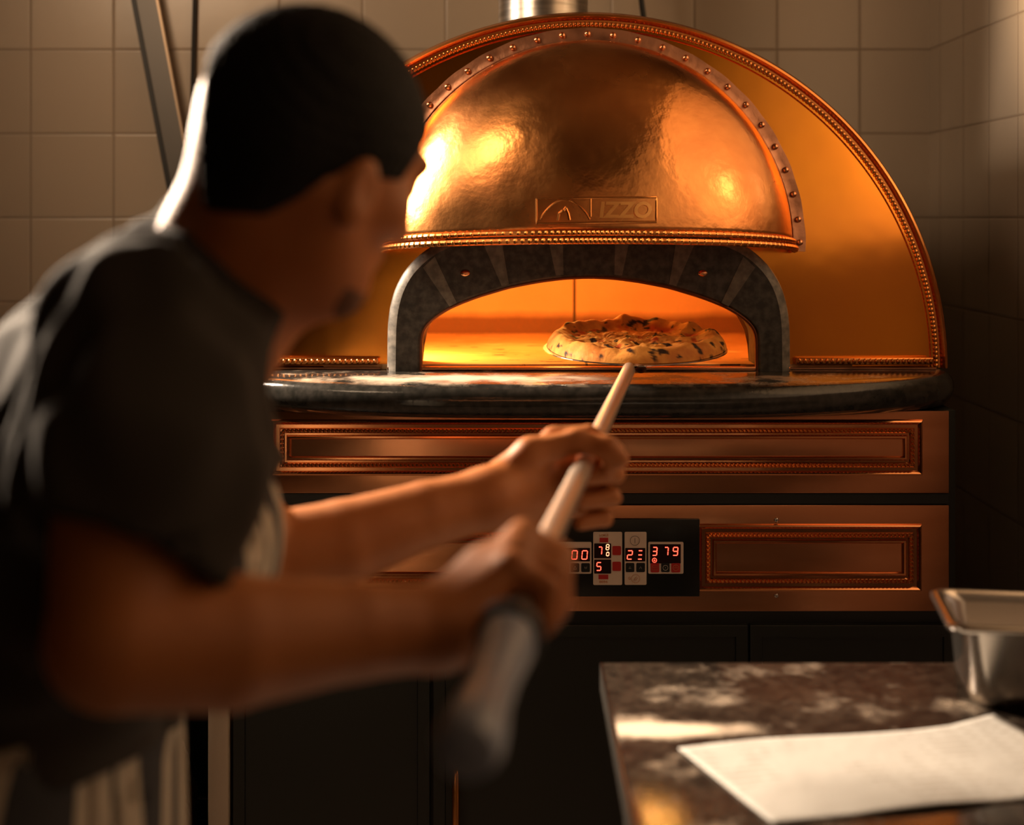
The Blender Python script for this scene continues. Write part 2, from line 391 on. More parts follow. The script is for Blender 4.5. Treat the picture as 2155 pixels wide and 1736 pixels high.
# riveted flange
FR = .388
def fl_pt(r, th, o=0): return Vector((CX+r*math.cos(th), fac_y(math.hypot(r*math.cos(th), ZB-ZC+r*math.sin(th)))-.0035-o, ZB+r*math.sin(th)))
tha = [-.03+(PI+.06)*k/120 for k in range(121)]
rows = [[fl_pt(r+(.0005*math.sin(th*37) if r > .37 else 0), th, o) for th in tha] for r, o in ((FR, -.004), (FR, .0012), (FR-.0105, .002), (FR-.021, .0025), (FR-.023, .004), (FR-.024, .012))]
bm = NB(); grid(bm, rows); fl = obj('hood_flange', bm, M['copper_dark'], oven); tag(fl, 'tarnished copper strip with rivets')
rv = None
for k in range(27):
    th = PI*k/26
    if k == 0: th = .012
    if k == 26: th = PI-.012
    p = fl_pt(FR-.011, th, .004)
    if rv is None:
        bm = NB(); ball(bm, (0, 0, 0), .0056, (1, .8, 1), 14, 10); rv = obj('rivet', bm, M['rivet']); o = rv
    else: o = rv.copy(); C.objects.link(o)
    o.location = p; setpar(o, fl)
# emblem plate on the hood
def onh(u, v, o=.002):
    y = 2.31
    for _ in range(4):
        p = P(u, v, y); y = hood_y(p.x, p.z)
    p = P(u, v, y); return Vector((p.x, y-o, p.z))
def seg(bm, pts, r, o=.001):
    q = []
    for (a, b_) in zip(pts[:-1], pts[1:]):
        for k in range(8): q.append(onh(a[0]+(b_[0]-a[0])*k/8, a[1]+(b_[1]-a[1])*k/8, o))
    q.append(onh(*pts[-1], o)); tube(bm, q, r, 8)
bm = NB()
seg(bm, [(1129, 418), (1381, 415), (1381, 467), (1129, 471), (1129, 418)], .0022)
seg(bm, [(1243, 417), (1243, 456)], .0018)
emb = obj('emblem_frame', bm, M['copper_trim'], hood)
bm = NB()
Lp = [(1137+ (k/24)*104, 462-42*math.sin(PI*k/24)**.8) for k in range(25)]
seg(bm, Lp, .0019)
obj('emblem_arch', bm, M['copper_trim'], hood)
bm = NB()
seg(bm, [(1174, 464), (1177, 449), (1184, 443), (1188, 446)], .0024, .002); seg(bm, [(1191, 438), (1196, 449), (1199, 463)], .0024, .002); seg(bm, [(1186, 444), (1192, 436)], .0024, .002)
obj('emblem_figure', bm, M['copper_trim'], hood)
bm = NB(); grid(bm, [[onh(1131+(1379-1131)*i/30, 419+(468-419)*j/8, .0006) for i in range(31)] for j in range(9)])
obj('emblem_plate', bm, mat('shaded_plate', (.20, .06, .012), .35, 1), hood)  # darker copper paints in the shade around the raised letters
bm = text_bm('IZZO', 1, .0042, .12, .03); fit_text(bm, 1261, 424, 1372, 459, 2.306, hood_y)
obj('raised_letters', bm, mat('letter_copper', (1, .50, .16), .30, 1), hood, angle=30)
# -- baking chamber
ch = mat('firebrick', (.62, .36, .17), .85, bump=(60, .3, .003)); nt, N, L, b = nodes(ch)
tc = N.new('ShaderNodeTexCoord'); sp = N.new('ShaderNodeSeparateXYZ'); L.new(tc.outputs['Object'], sp.inputs[0])
nz = N.new('ShaderNodeTexNoise'); nz.inputs['Scale'].default_value = 6; nz.inputs['Detail'].default_value = 5; L.new(tc.outputs['Object'], nz.inputs['Vector'])
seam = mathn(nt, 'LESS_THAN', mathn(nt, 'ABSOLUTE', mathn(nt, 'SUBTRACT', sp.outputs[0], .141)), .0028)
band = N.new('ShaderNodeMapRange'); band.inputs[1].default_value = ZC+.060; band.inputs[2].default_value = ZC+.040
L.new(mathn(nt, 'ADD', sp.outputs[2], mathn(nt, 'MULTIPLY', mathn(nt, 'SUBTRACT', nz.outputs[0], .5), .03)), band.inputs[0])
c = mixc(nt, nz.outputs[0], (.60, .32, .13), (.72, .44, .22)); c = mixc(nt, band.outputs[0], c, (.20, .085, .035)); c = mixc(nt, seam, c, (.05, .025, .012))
L.new(c, b.inputs['Base Color'])
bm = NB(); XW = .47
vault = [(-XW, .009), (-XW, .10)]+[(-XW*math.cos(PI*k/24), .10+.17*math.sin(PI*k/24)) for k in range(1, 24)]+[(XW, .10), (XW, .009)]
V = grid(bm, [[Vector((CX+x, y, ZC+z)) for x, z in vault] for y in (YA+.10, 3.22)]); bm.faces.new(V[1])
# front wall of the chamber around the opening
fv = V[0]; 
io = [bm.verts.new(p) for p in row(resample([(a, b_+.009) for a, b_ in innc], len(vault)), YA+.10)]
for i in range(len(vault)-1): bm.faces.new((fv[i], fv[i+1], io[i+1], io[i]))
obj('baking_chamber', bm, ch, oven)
he = mat('baking_stone', (.68, .42, .20), .75, bump=(90, .35, .002)); nt, N, L, b = nodes(he)
tc = N.new('ShaderNodeTexCoord'); sp = N.new('ShaderNodeSeparateXYZ'); L.new(tc.outputs['Object'], sp.inputs[0])
def nzs(sc, det, stretch=(1, 1, 1)):
    mp = N.new('ShaderNodeMapping'); mp.inputs['Scale'].default_value = stretch; L.new(tc.outputs['Object'], mp.inputs[0])
    q = N.new('ShaderNodeTexNoise'); q.inputs['Scale'].default_value = sc; q.inputs['Detail'].default_value = det; L.new(mp.outputs[0], q.inputs['Vector']); return q.outputs[0]
def rng(x, a, b_):
    q = N.new('ShaderNodeMapRange'); q.inputs[1].default_value = a; q.inputs[2].default_value = b_; L.new(x, q.inputs[0]); return q.outputs[0]
c = mixc(nt, rng(nzs(5, 4), .35, .65), (.52, .29, .12), (.74, .48, .24))
c = mixc(nt, rng(nzs(11, 6, (1, 1.6, 1)), .60, .72), c, (.86, .68, .42))
c = mixc(nt, rng(nzs(34, 5, (.6, 1.2, 1)), .655, .68), c, (.05, .02, .01))
seam = mathn(nt, 'LESS_THAN', mathn(nt, 'ABSOLUTE', mathn(nt, 'SUBTRACT', sp.outputs[0], .133)), .0022)
c = mixc(nt, seam, c, (.03, .015, .01)); L.new(c, b.inputs['Base Color'])
bm = NB(); box(bm, CX-XW, CX+XW, YA+.035, 3.22, ZC+.0005, ZC+.009); o = obj('hearth_floor', bm, he, oven, smooth=False)
bm = NB(); box(bm, CX-.354, CX+.354, YA+.004, YA+.034, ZC+.0005, ZC+.007, .001); obj('hearth_lip', bm, M['copper_brushed'], oven)
bm = NB(); ball(bm, (CX-.40, 2.64, ZC+.13), .022); obj('oven_lamp', bm, mat('lamp_glass', (1, .6, .2), .3, emis=((1, .5, .12), 3)), oven)
# -- flue pipe
bm = NB(); lathe(bm, [(.092, 0), (.094, .01), (.092, .02), (.092, .75), (.0905, .75), (.0905, 0)], (.064, 2.93, ZC+.600), 64)
tag(obj('flue_pipe', bm, M['flue']), 'brushed steel flue pipe rising from the top of the copper oven', 'pipe')
# ------------------------------------------------------------------ stone counter with bowed front
bm = NB(); n = 96; hw = .652; plan = []
for k in range(n+1):
    t = -1+2*k/n
    plan.append((CX+hw*t, 2.288+.175*(abs(t)**3.2)+(.11*(1-math.sqrt(max(0, 1-((abs(t)-.9)/.1)**2))) if abs(t) > .9 else 0)))
pf = [(.030, 0.0), (.016, -.002), (.006, -.008), (.001, -.017), (0, -.026), (.001, -.035), (.006, -.044), (.016, -.055), (.030, -.057)]
rows = []
for d, z in [(None, 0)]+pf+[(None, -.057)]:
    r = []
    for x, y in plan:
        if d is None: r.append(Vector((CX+(x-CX)*.985, 3.33, ZC+z)))
        else:
            e = min(1, (hw-abs(x-CX))/hw); r.append(Vector((CX+(x-CX)*(1-d*.8*(1-e)), y+d, ZC+z)))
    rows.append(r)
rows.append([p.copy() for p in rows[0]])
grid(bm, rows); bmesh.ops.remove_doubles(bm, verts=bm.verts, dist=1e-5)
bmesh.ops.holes_fill(bm, edges=[e for e in bm.edges if e.is_boundary], sides=0)
tag(obj('stone_counter', bm, M['granite'], angle=50), 'thick dark stone shelf with bowed rounded front, dusted with flour', 'counter')
# ------------------------------------------------------------------ oven stand
XL, XR, YS = -.462, .741, 2.42
stand = thing('oven_stand', 'black stand faced with two moulded copper panels beneath the oven', 'cabinet', (CX, 2.85, 0))
bm = NB(); box(bm, XL-.014, XR+.014, YS+.006, 3.29, .10, ZC-.0575, .002); box(bm, XL+.03, XR-.03, YS+.06, 3.25, 0, .10)
obj('carcass', bm, M['black'], stand)
def pz(v, y=YS): return H-(v-460)*y/FP
def px(u, y=YS): return (u-1077.5)*y/FP
def moulded_panel(z0, z1, rects):
    bm = NB(); box(bm, XL, XR, YS-.004, YS+.006, z0, z1, .0012)
    p = obj('copper_panel', bm, M['copper_brushed'], stand)
    for (x0, x1, a, b_) in rects:
        bm = NB()
        # frame profile swept round the rectangle: (inset, height)
        prof = [(0, 0), (.0015, .005), (.004, .0062), (.0065, .004), (.0085, .001), (.014, .001), (.016, .003), (.021, .003), (.023, .001), (.026, .001), (.028, .0045), (.031, .005), (.033, .002), (.0335, -.003)]
        rows = [[Vector((x, YS-.004-h, z)) for x, z in ((x0+i, a+i), (x1-i, a+i), (x1-i, b_-i), (x0+i, b_-i))] for i, h in prof]
        # subdivide corners not needed: straight edges
        grid(bm, rows, True)
        f = obj('panel_moulding', bm, M['moulding'], p, angle=25)
        bm = NB(); i = .0185; ps = [Vector((x0+i, 0, a+i)), Vector((x1-i, 0, a+i)), Vector((x1-i, 0, b_-i)), Vector((x0+i, 0, b_-i))]
        for q in range(4):
            s, e = ps[q], ps[(q+1) % 4]; L_ = (e-s).length; n = int(L_/.0068)
            d = (e-s).normalized(); tl = Vector((0, 0, 1)).cross(d)
            for k in range(n):
                c_ = s+d*(L_*(k+.5)/n); 
                bmesh.ops.create_icosphere(bm, subdivisions=1, radius=.0039, matrix=Matrix.Translation((c_.x, YS-.0085, c_.z)))
        obj('bead_row', bm, M['copper_trim'], p)
    return p
moulded_panel(pz(1037), ZC-.058, [(px(572), px(1940), pz(1000), pz(882))])
lowp = moulded_panel(pz(1285), pz(1062), [(px(1466), px(1938), pz(1243), pz(1101)), (px(572), px(1146), pz(1243), pz(1101))])
bm = NB(); box(bm, XL, XR, YS-.0005, YS+.008, pz(1060), pz(1039)); obj('shadow_gap', bm, M['blackgap'], stand)
for u, v in ((1633, 1093), (1633, 1252), (880, 1093), (880, 1252)):
    bm = NB(); ball(bm, (px(u), YS-.0045, pz(v)), .0042, (1, .5, 1)); obj('screw', bm, M['steel'], stand)
# control panel
YP = YS-.012
cp = NB(); box(cp, px(1140, YP), px(1473, YP), YP, YS-.003, pz(1256, YP), pz(1092, YP), .002)
cp = obj('control_panel', cp, M['panel'], stand); tag(cp, 'black control panel with red lit numbers')
def cb(name, x0, y0, x1, y1, lift, m, bev=.0015):
    # coordinates measured on the enlarged view of the control panel
    y = YP-lift; bm = NB()
    a = P(1160+x0/6.734, 1100+y1/6.734, YP); b_ = P(1160+x1/6.734, 1100+y0/6.734, YP)
    box(bm, a.x, b_.x, y, YP+.0005, a.z, b_.z, 0)
    if bev:
        es = [e for e in bm.edges if abs(e.verts[0].co.y-e.verts[1].co.y) > 1e-5]
        bmesh.ops.bevel(bm, geom=es, offset=bev, segments=4, profile=.5, affect='EDGES')
    return obj(name, bm, m, cp, smooth=False)
for r in ((95, 270, 570, 720), (595, 128, 1005, 880), (1040, 128, 1350, 878), (1375, 270, 1873, 720)): cb('keypad_plate', *r, .0010, M['plate'], .0022)
for r in ((120, 355, 550, 545), (608, 290, 848, 500), (608, 520, 848, 718), (1048, 355, 1332, 545), (1400, 302, 1835, 575)): cb('display_window', *r, .0014, M['led_off'], .001)
for r in ((125, 570, 250, 695), (867, 327, 988, 455), (867, 550, 988, 680), (1408, 570, 1530, 700), (1700, 570, 1828, 700)): cb('red_key', *r, .0019, M['redkey'], .002)
for r in ((275, 570, 398, 695), (425, 570, 548, 695), (1055, 567, 1177, 695), (1205, 567, 1328, 695), (1557, 570, 1677, 695)): cb('black_key', *r, .0019, M['blackkey'], .002)
for r in ((685, 210, 808, 275), (670, 733, 808, 798)): cb('red_label', *r, .0013, M['redkey'], 0)
SEG = {'0': 'abcdef', '7': 'abc', '5': 'afgcd', '2': 'abged', '3': 'abgcd', '9': 'abcdfg', 'E': 'agd', '8': 'abcdefg'}
def digit(ch_, x0, y0, x1, y1, m=None, w_=15, slant=.08):
    bm = NB(); ym = (y0+y1)/2; g = 5
    def q(x, y):
        x = x+(y1-y)*slant
        p = P(1160+x/6.734, 1100+y/6.734, YP); return Vector((p.x, YP-.0019, p.z))
    S = {'a': ((x0+g, y0), (x1-g, y0)), 'd': ((x0+g, y1), (x1-g, y1)), 'g': ((x0+g, ym), (x1-g, ym)), 'f': ((x0, y0+g), (x0, ym-g)), 'e': ((x0, ym+g), (x0, y1-g)), 'b': ((x1, y0+g), (x1, ym-g)), 'c': ((x1, ym+g), (x1, y1-g))}
    for s in SEG[ch_]:
        (a, b_), (c_, d) = S[s]; tube(bm, [q(a, b_), q(c_, d)], w_/6.734/1245/2, 6)
    o = obj('digit', bm, m or M['led'], cp, smooth=False)
for a in (('0', 290, 393, 362, 512), ('0', 432, 393, 504, 512), ('7', 662, 340, 712, 446), ('5', 640, 560, 700, 672), ('2', 1075, 393, 1142, 512), ('E', 1225, 393, 1285, 512), ('3', 1432, 345, 1492, 458), ('7', 1597, 345, 1650, 458), ('9', 1722, 345, 1787, 458)): digit(*a)
digit('8', 775, 305, 815, 380, M['led_pale'], 11); digit('0', 780, 415, 815, 465, M['led_pale'], 13)
def ring(x, y, r, m, wd_=6, arc=(0, 2*PI), lift=.0022, sx=1):
    bm = NB(); c_ = P(1160+x/6.734, 1100+y/6.734, YP); R = r/6.734/1245
    full = abs(arc[1]-arc[0]-2*PI) < 1e-6; n = 24
    pts = [Vector((c_.x+R*sx*math.cos(arc[0]+(arc[1]-arc[0])*k/n), YP-lift, c_.z+R*math.sin(arc[0]+(arc[1]-arc[0])*k/n))) for k in range(n if full else n+1)]
    tube(bm, pts, wd_/6.734/1245/2, 6, closed=full); obj('icon_ring', bm, m, cp, smooth=False)
def strokes(lst, m, wd_=6, name='icon'):
    bm = NB()
    for l in lst:
        tube(bm, [Vector(((P(1160+x/6.734, 0, YP)).x, YP-.0022, pz(1100+y/6.734, YP))) for x, y in l], wd_/6.734/1245/2, 6)
    obj(name, bm, m, cp, smooth=False)
ring(1185, 250, 66, M['icon_dark']); strokes([[(1185, 215), (1185, 287)]], M['icon_dark'], 7)
ring(1195, 788, 60, M['icon_orange']); strokes([[(1172, 815), (1185, 780), (1210, 760), (1195, 785), (1222, 775), (1200, 812), (1185, 800)]], M['icon_orange'], 6)
ring(1462, 527, 30, M['led'], 9); strokes([[(1448, 527), (1476, 527)], [(1462, 512), (1462, 542)]], M['led'], 6)
ring(165, 632, 26, M['icon_orange'], 6); strokes([[(190, 618), (240, 628)]], M['icon_orange'], 6)
ring(1617, 634, 36, M['icon_pale'], 6); strokes([[(1617, 625), (1617, 640)]], M['icon_pale'], 5)
ring(1764, 634, 40, M['icon_orange'], 6); strokes([[(1735, 634), (1795, 634)], [(1764, 600), (1764, 625)]], M['icon_orange'], 5)
strokes([[(1430, 608), (1505, 608), (1505, 665), (1430, 665), (1430, 608)], [(1440, 632), (1495, 632)]], M['icon_orange'], 5)
strokes([[(318, 655), (357, 655), (345, 620), (337, 612), (329, 620), (318, 655)]], M['icon_pale'], 6)
strokes([[(472, 620), (480, 650), (487, 622), (494, 650), (505, 618)]], M['icon_pale'], 6)
strokes([[(1100, 645), (1115, 615), (1130, 645), (1100, 645)]], M['icon_pale'], 5); strokes([[(1250, 648), (1266, 615), (1282, 648)]], M['icon_pale'], 5)
for s, r in (('8056', (682, 818, 800, 852)), ('LCMUS', (684, 162, 812, 192)), ('G', (1092, 768, 1124, 806))):
    bm = text_bm(s, 1, .0003, 0, .01); fit_text(bm, 1160+r[0]/6.734, 1100+r[1]/6.734, 1160+r[2]/6.734, 1100+r[3]/6.734, YP-.0012); obj('printed_text', bm, M['icon_orange'], cp, smooth=False)
# doors of the stand
for (u0, u1) in ((492, 905), (912, 1572), (1577, 2008)):
    z1 = pz(1312); z0 = .14; x0, x1 = px(u0), px(u1)
    bm = NB(); box(bm, x0, x1, YS-.010, YS+.006, z0, z1, .0015)
    bmesh.ops.recalc_face_normals(bm, faces=bm.faces[:])
    ff = [f for f in bm.faces if f.normal.y < -.9 and f.calc_area() > .05][0]
    bmesh.ops.inset_region(bm, faces=[ff], thickness=.026); bmesh.ops.inset_region(bm, faces=[ff], thickness=.002, depth=-.005)
    d = obj('door', bm, M['black'], stand, smooth=False)
    if u0 == 912:
        xh = px(961); zt = pz(1607)
        bm = NB(); pts = [Vector((xh, YS-.010, zt)), Vector((xh, YS-.022, zt)), Vector((xh, YS-.032, zt-.006)), Vector((xh, YS-.036, zt-.018)), Vector((xh, YS-.036, zt-.26)), Vector((xh, YS-.032, zt-.272)), Vector((xh, YS-.01, zt-.278))]
        tube(bm, pts, .0064, 12); tag(obj('handle', bm, M['copper_trim'], d), 'copper bar handle')
# ------------------------------------------------------------------ storage rack left of the stand
rk = thing('storage_rack', 'pale upright shelving rack standing left of the black stand', 'shelf', (-.75, 2.65, 0))
for x in (-.512, -1.0):
    for y in (2.40, 2.90):
        bm = NB(); box(bm, x, x+.034, y, y+.034, 0, 1.05, .002); obj('post', bm, M['post'], rk)
bm = NB(); box(bm, -1.0, -.478, 2.934, 2.944, 0, 1.05); obj('back_panel', bm, M['black'], rk)
for z in (.20, .62, 1.0):
    bm = NB(); box(bm, -1.0, -.48, 2.436, 2.898, z, z+.02, .002); obj('shelf', bm, M['black'], rk)
bm = NB()
rows = []
for i in range(15):
    z = .221+.20*i/14; rr = .12*(1-.15*(i/14)**2)
    rows.append([Vector((-.72+(rr*1.15*math.copysign(abs(math.cos(a))**.6, math.cos(a)))+.010*noise.noise(Vector((a*2, z*20, 1))), 2.60+(rr*math.copysign(abs(math.sin(a))**.6, math.sin(a)))+.015*noise.noise(Vector((a*3, z*25, 5))), z)) for a in [2*PI*k/48 for k in range(48)]])
V = grid(bm, rows, True); bm.faces.new(V[-1]); bm.faces.new(V[0][::-1])
tag(obj('crumpled_sack', bm, mat('brown_foil_sack', (.20, .05, .02), .3, .5, bump=(14, .8, .02)), angle=60), 'dark reddish crumpled sack on the lowest shelf of the rack', 'sack')
# ------------------------------------------------------------------ leaning bar, cables on the back wall
bm = NB()
a = P(306, 0, 3.36); b_ = P(378, 380, 3.356); d = (b_-a).normalized(); top = a-d*.45; L_ = (top.z-.004)/-d.z; bot = top+d*L_
s = Vector((0, 1, 0)).cross(d).normalized()*-1; s = s if s.x > 0 else -s
bar = thing('leaning_bar', 'grey metal bar leaning at an angle against the tiled wall', 'bar', bot)
def plank(bm, w0, w1, y0, y1, t0=0, t1=1):
    vv = []
    for t in (t0, t1):
        c_ = top.lerp(bot, t)
        for w_, y in ((w0, y0), (w1, y0), (w1, y1), (w0, y1)): vv.append(bm.verts.new(c_+s*w_+Vector((0, y, 0))))
    for i in range(4): bm.faces.new((vv[i], vv[(i+1) % 4], vv[4+(i+1) % 4], vv[4+i]))
    bm.faces.new(vv[:4]); bm.faces.new(vv[4:][::-1])
plank(bm, -.020, .026, -.006, .006); obj('flat_bar', bm, M['steel_dull'], bar, smooth=False)
bm = NB(); plank(bm, -.031, -.020, -.010, .010); obj('rubber_edge', bm, M['rubber'], bar, smooth=False)
bm = NB(); plank(bm, .026, .031, -.008, .008); obj('bright_edge', bm, mat('warm_metal_edge', (.45, .33, .22), .4, .6), bar, smooth=False)
bm = NB(); tube(bm, [P(411, -700, 3.39), P(411, -200, 3.39), P(410, 0, 3.39), P(407, 120, 3.39), P(404, 250, 3.39), P(405, 400, 3.39), P(408, 700, 3.39)], .0055, 8)
tag(obj('power_cable', bm, M['rubber']), 'black cable hanging down the tiled wall beside the leaning bar', 'cable')
bm = NB(); tube(bm, [P(1325, -700, 3.3), P(1342, -60, 3.3), P(1351, 10, 3.3), P(1358, 60, 3.3), P(1360, 160, 3.32)], .0065, 8)
tag(obj('power_cable', bm, M['rubber']), 'short black cable behind the oven, right of the flue pipe', 'cable')
# ------------------------------------------------------------------ pizza peel
A = P(1325, 774, 2.315); B = P(1117, 1215, 1.12); G2 = P(978, 1590, .80)
peel = thing('pizza_peel', 'long metal pizza peel with round blade and grey grip, held by the cook', 'pizza peel', A)
bc = Vector((CX+.075, 2.452, 1.1775)); bc.x = P(1336, 0, 2.452).x; TL = math.radians(4.5); BR = .158
def bl(x, y, z=0):   # blade coordinates, tilted up at the far side
    return Vector((bc.x+x, bc.y+y*math.cos(TL)-z*math.sin(TL), bc.z+y*math.sin(TL)+z*math.cos(TL)))
bm = NB(); n = 72; outl = []
for k in range(n):
    a = 2*PI*k/n; x, y = BR*math.cos(a), BR*math.sin(a)
    outl.append((x, y-.012*max(0, 1-abs(x)/.05) if y < 0 else y))
t_ = [bm.verts.new(bl(x, y, 0)) for x, y in outl]; b2 = [bm.verts.new(bl(x, y, -.0016)) for x, y in outl]
bm.faces.new(t_); bm.faces.new(b2[::-1])
for k in range(n): bm.faces.new((t_[k], b2[k], b2[(k+1) % n], t_[(k+1) % n]))
obj('blade', bm, M['steel'], peel, smooth=False)
bm = NB(); tube(bm, [bl(-.02, -.13, -.004), bl(-.004, -.166, -.006), A], [.004, .009, .0105], 12)
obj('socket', bm, mat('coppery_socket', (.55, .33, .2), .35, 1), peel)
bm = NB(); tube(bm, [A.lerp(B, k/12) for k in range(13)], [.0108]*13, 20); tube(bm, [B, B.lerp(G2, .45)], .0106, 16)
tag(obj('shaft', bm, mat('worn_aluminium', (.62, .50, .40), .33, .75, bump=(80, .1, .001)), peel), 'pale worn metal shaft')
g0, g1 = B.lerp(G2, .40), G2; d = (g1-g0)
gp = NB(); tube(gp, [g0+d*t for t in (0, .03, .08, .2, .4, .62, .8, .92, .98, 1)], [.014, .019, .0205, .019, .0165, .0165, .0195, .0205, .017, .010], 24)
grip = obj('grip', gp, mat('grey_plastic_grip', (.24, .27, .34), .38, bump=(200, .1, .001)), peel); tag(grip, 'bluish grey plastic grip')
gc = NB(); tube(gc, [g0-d.normalized()*.012, g0-d.normalized()*.004, g0+d.normalized()*.006, g0+d.normalized()*.010], [.0205, .0245, .0245, .0215], 24)
obj('grip_collar', gc, M['rubber'], peel)
# ------------------------------------------------------------------ pizza
pz_ = thing('pizza', 'baked pizza with charred blistered crust on the round blade of the peel', 'pizza', bc)
def fbm(p, o=4):
    s = 0; a = 1
    for i in range(o): s += a*noise.noise(p); p = p*2.03; a *= .5
    return s
def poro(x, y): 
    a = math.atan2(y, x); return .154*(1+.022*math.sin(3*a+1)+.016*math.sin(5*a+.5))
def pheight(x, y):
    a = math.atan2(y, x); R = poro(x, y); r = math.hypot(x, y)/R
    rimv = math.exp(-((r-.86)/.115)**2)
    q = Vector((math.cos(a)*2.1, math.sin(a)*2.1, 3.7)); lump = .5+.9*max(0, noise.noise(q*1.2)+.15)+.5*noise.noise(q*2.9)
    back = 1+.25*math.sin(a)
    for a0, w_, g_ in ((2.25, .20, .55), (1.62, .26, .75), (.72, .17, .95), (2.95, .2, .35), (.15, .2, .5), (-.9, .3, .3), (1.2, .1, .3)): lump += g_*math.exp(-((math.atan2(math.sin(a-a0), math.cos(a-a0)))/w_)**2)
    h = .0135+rimv*(.0035+.0098*lump)*back
    inner = max(0, 1-(r/.82)**6)
    h += inner*(.0050*fbm(Vector((x*40, y*34, 2.2)), 4)+.011*max(0, noise.noise(Vector((x*30, y*26, 8)))))
    h += .0012*fbm(Vector((x*90, y*90, 5)), 2)+rimv*.0028*noise.noise(Vector((x*45, y*45, 9)))
    if r > .86:
        t = min(1, (r-.86)/.14); h = h*math.sqrt(max(0, 1-t**2.6))
    return max(h, .0006)
bm = NB(); NA, NRr = 260, 90; colv = []
lay = bm.loops.layers.color.new('crust_colour') if False else None
rows = []
for i in range(NRr+1):
    f = (i/NRr)**.8; rw = []
    for k in range(NA):
        a = 2*PI*k/NA; R = poro(math.cos(a), math.sin(a)); x, y = R*f*math.cos(a), R*f*math.sin(a)
        rw.append((x, y, pheight(x, y)))
    rows.append(rw)
V = grid(bm, [[bl(*p) for p in r] for r in rows], True)
bmesh.ops.remove_doubles(bm, verts=V[0], dist=1e-4)
under = [bm.verts.new(bl(rows[-1][k][0]*.93, rows[-1][k][1]*.93, .0003)) for k in range(NA)]
for k in range(NA): bm.faces.new((V[-1][k], under[k], under[(k+1) % NA], V[-1][(k+1) % NA]))
bm.faces.new(under)
cr = mat('baked_dough', (.85, .56, .25), .6, bump=(150, .5, .0015), spec=.15); nt, N, L, b = nodes(cr)
tc = N.new('ShaderNodeTexCoord'); 
at = N.new('ShaderNodeVertexColor'); at.layer_name = 'toppings'
sa = N.new('ShaderNodeSeparateColor'); L.new(at.outputs[0], sa.inputs[0])
c = mixc(nt, rng(nzs(25, 5), .4, .66), (.74, .32, .065), (.50, .16, .03))
c = mixc(nt, sa.outputs[0], c, (.45, .045, .012))       # tomato in the hollows
c = mixc(nt, sa.outputs[1], c, (.035, .018, .012))      # char
L.new(c, b.inputs['Base Color'])
po = obj('crust', bm, cr, pz_)
me = po.data; ca = me.color_attributes.new('toppings', 'FLOAT_COLOR', 'POINT')
inv = lambda p: (p.x-bc.x, (p.y-bc.y)*math.cos(TL)+(p.z-bc.z)*math.sin(TL))
cd = np.zeros((len(me.vertices), 4)); cd[:, 3] = 1
cosT = math.cos(TL)
for i, v in enumerate(me.vertices):
    x, y = inv(v.co); r = math.hypot(x, y)/poro(x, y)
    tom = 0
    ring_ = math.exp(-((r-.70)/.07)**2); n1 = fbm(Vector((x*26, y*26, 11)), 3); n2 = fbm(Vector((x*45, y*30, 4)), 3)
    tom = ring_*max(0, min(1, (n1+.10)*3))*.9
    if r < .72: tom = max(tom, max(0, min(1, (n2-.30)*4))*.9)
    chn = fbm(Vector((x*48, y*34, 21)), 3); char = 0
    if r < .8: char = max(0, min(1, (chn-.30)*6))
    if r > .72: 
        n3 = fbm(Vector((x*46, y*46, 31+v.co.z*60)), 4); char = max(char, max(0, min(1, (n3-.30-.10*(x < 0))*6)))
    cd[i, 0] = tom; cd[i, 1] = char
ca.data.foreach_set('color', cd.ravel())
# ------------------------------------------------------------------ work table, paper, pan
ZTB = .85
tb = thing('work_table', 'dark granite topped work table dusted with flour, in the foreground', 'table', (.55, 1.25, 0))
bm = NB(); box(bm, .112, .985, .55, 1.768, ZTB-.03, ZTB, .003, 2); obj('tabletop', bm, M['tabletop'], tb)
bm = NB(); box(bm, .109, .112, .55, 1.768, ZTB-.034, ZTB-.001); box(bm, .14, .96, .58, 1.74, ZTB-.09, ZTB-.0305, .002); obj('apron_frame', bm, M['steel'], tb)
for x in (.15, .92):
    for y in (.60, 1.69):
        bm = NB(); tube(bm, [(x, y, 0), (x, y, ZTB-.09)], .019, 16); obj('leg', bm, M['steel'], tb)
bm = NB(); box(bm, .14, .94, .59, 1.71, .22, .24, .002); obj('undershelf', bm, M['steel'], tb)
A_, B_, D_ = Vector((.172, 1.476, 0)), Vector((.527, 1.556, 0)), Vector((.236, 1.292, 0))
bm = NB(); rows = []
for i in range(29):
    r = []
    for j in range(41):
        s_, t_ = j/40, i/28; p = A_+(B_-A_)*s_+(D_-A_)*t_
        p += Vector((0, .006*math.sin(s_*7)*(1-t_), 0))
        edge = min(s_, 1-s_, t_, 1-t_)
        z = ZTB+.0012+0.0022*(.5+.5*noise.noise(Vector((s_*3.4, t_*2.6, 1))))*(1 if edge > .1 else .7)+.003*max(0, 1-((s_-.42)/.2)**2)*max(0, (t_-.7)/.3)+.006*max(0, (s_-.85)/.15)*(1-t_)
        r.append(Vector((p.x, p.y, z)))
    rows.append(r)
grid(bm, rows)
pm = mat('creased_paper', (.47, .46, .43), .8, bump=(22, .5, .004)); nt, N, L, b = nodes(pm)
tc = N.new('ShaderNodeTexCoord')
mp = N.new('ShaderNodeMapping'); mp.inputs['Rotation'].default_value = (0, 0, -.22); L.new(tc.outputs['Object'], mp.inputs[0])
sp = N.new('ShaderNodeSeparateXYZ'); L.new(mp.outputs[0], sp.inputs[0])
ln = mathn(nt, 'LESS_THAN', mathn(nt, 'FRACT', mathn(nt, 'MULTIPLY', sp.outputs[1], 72.0)), .32)
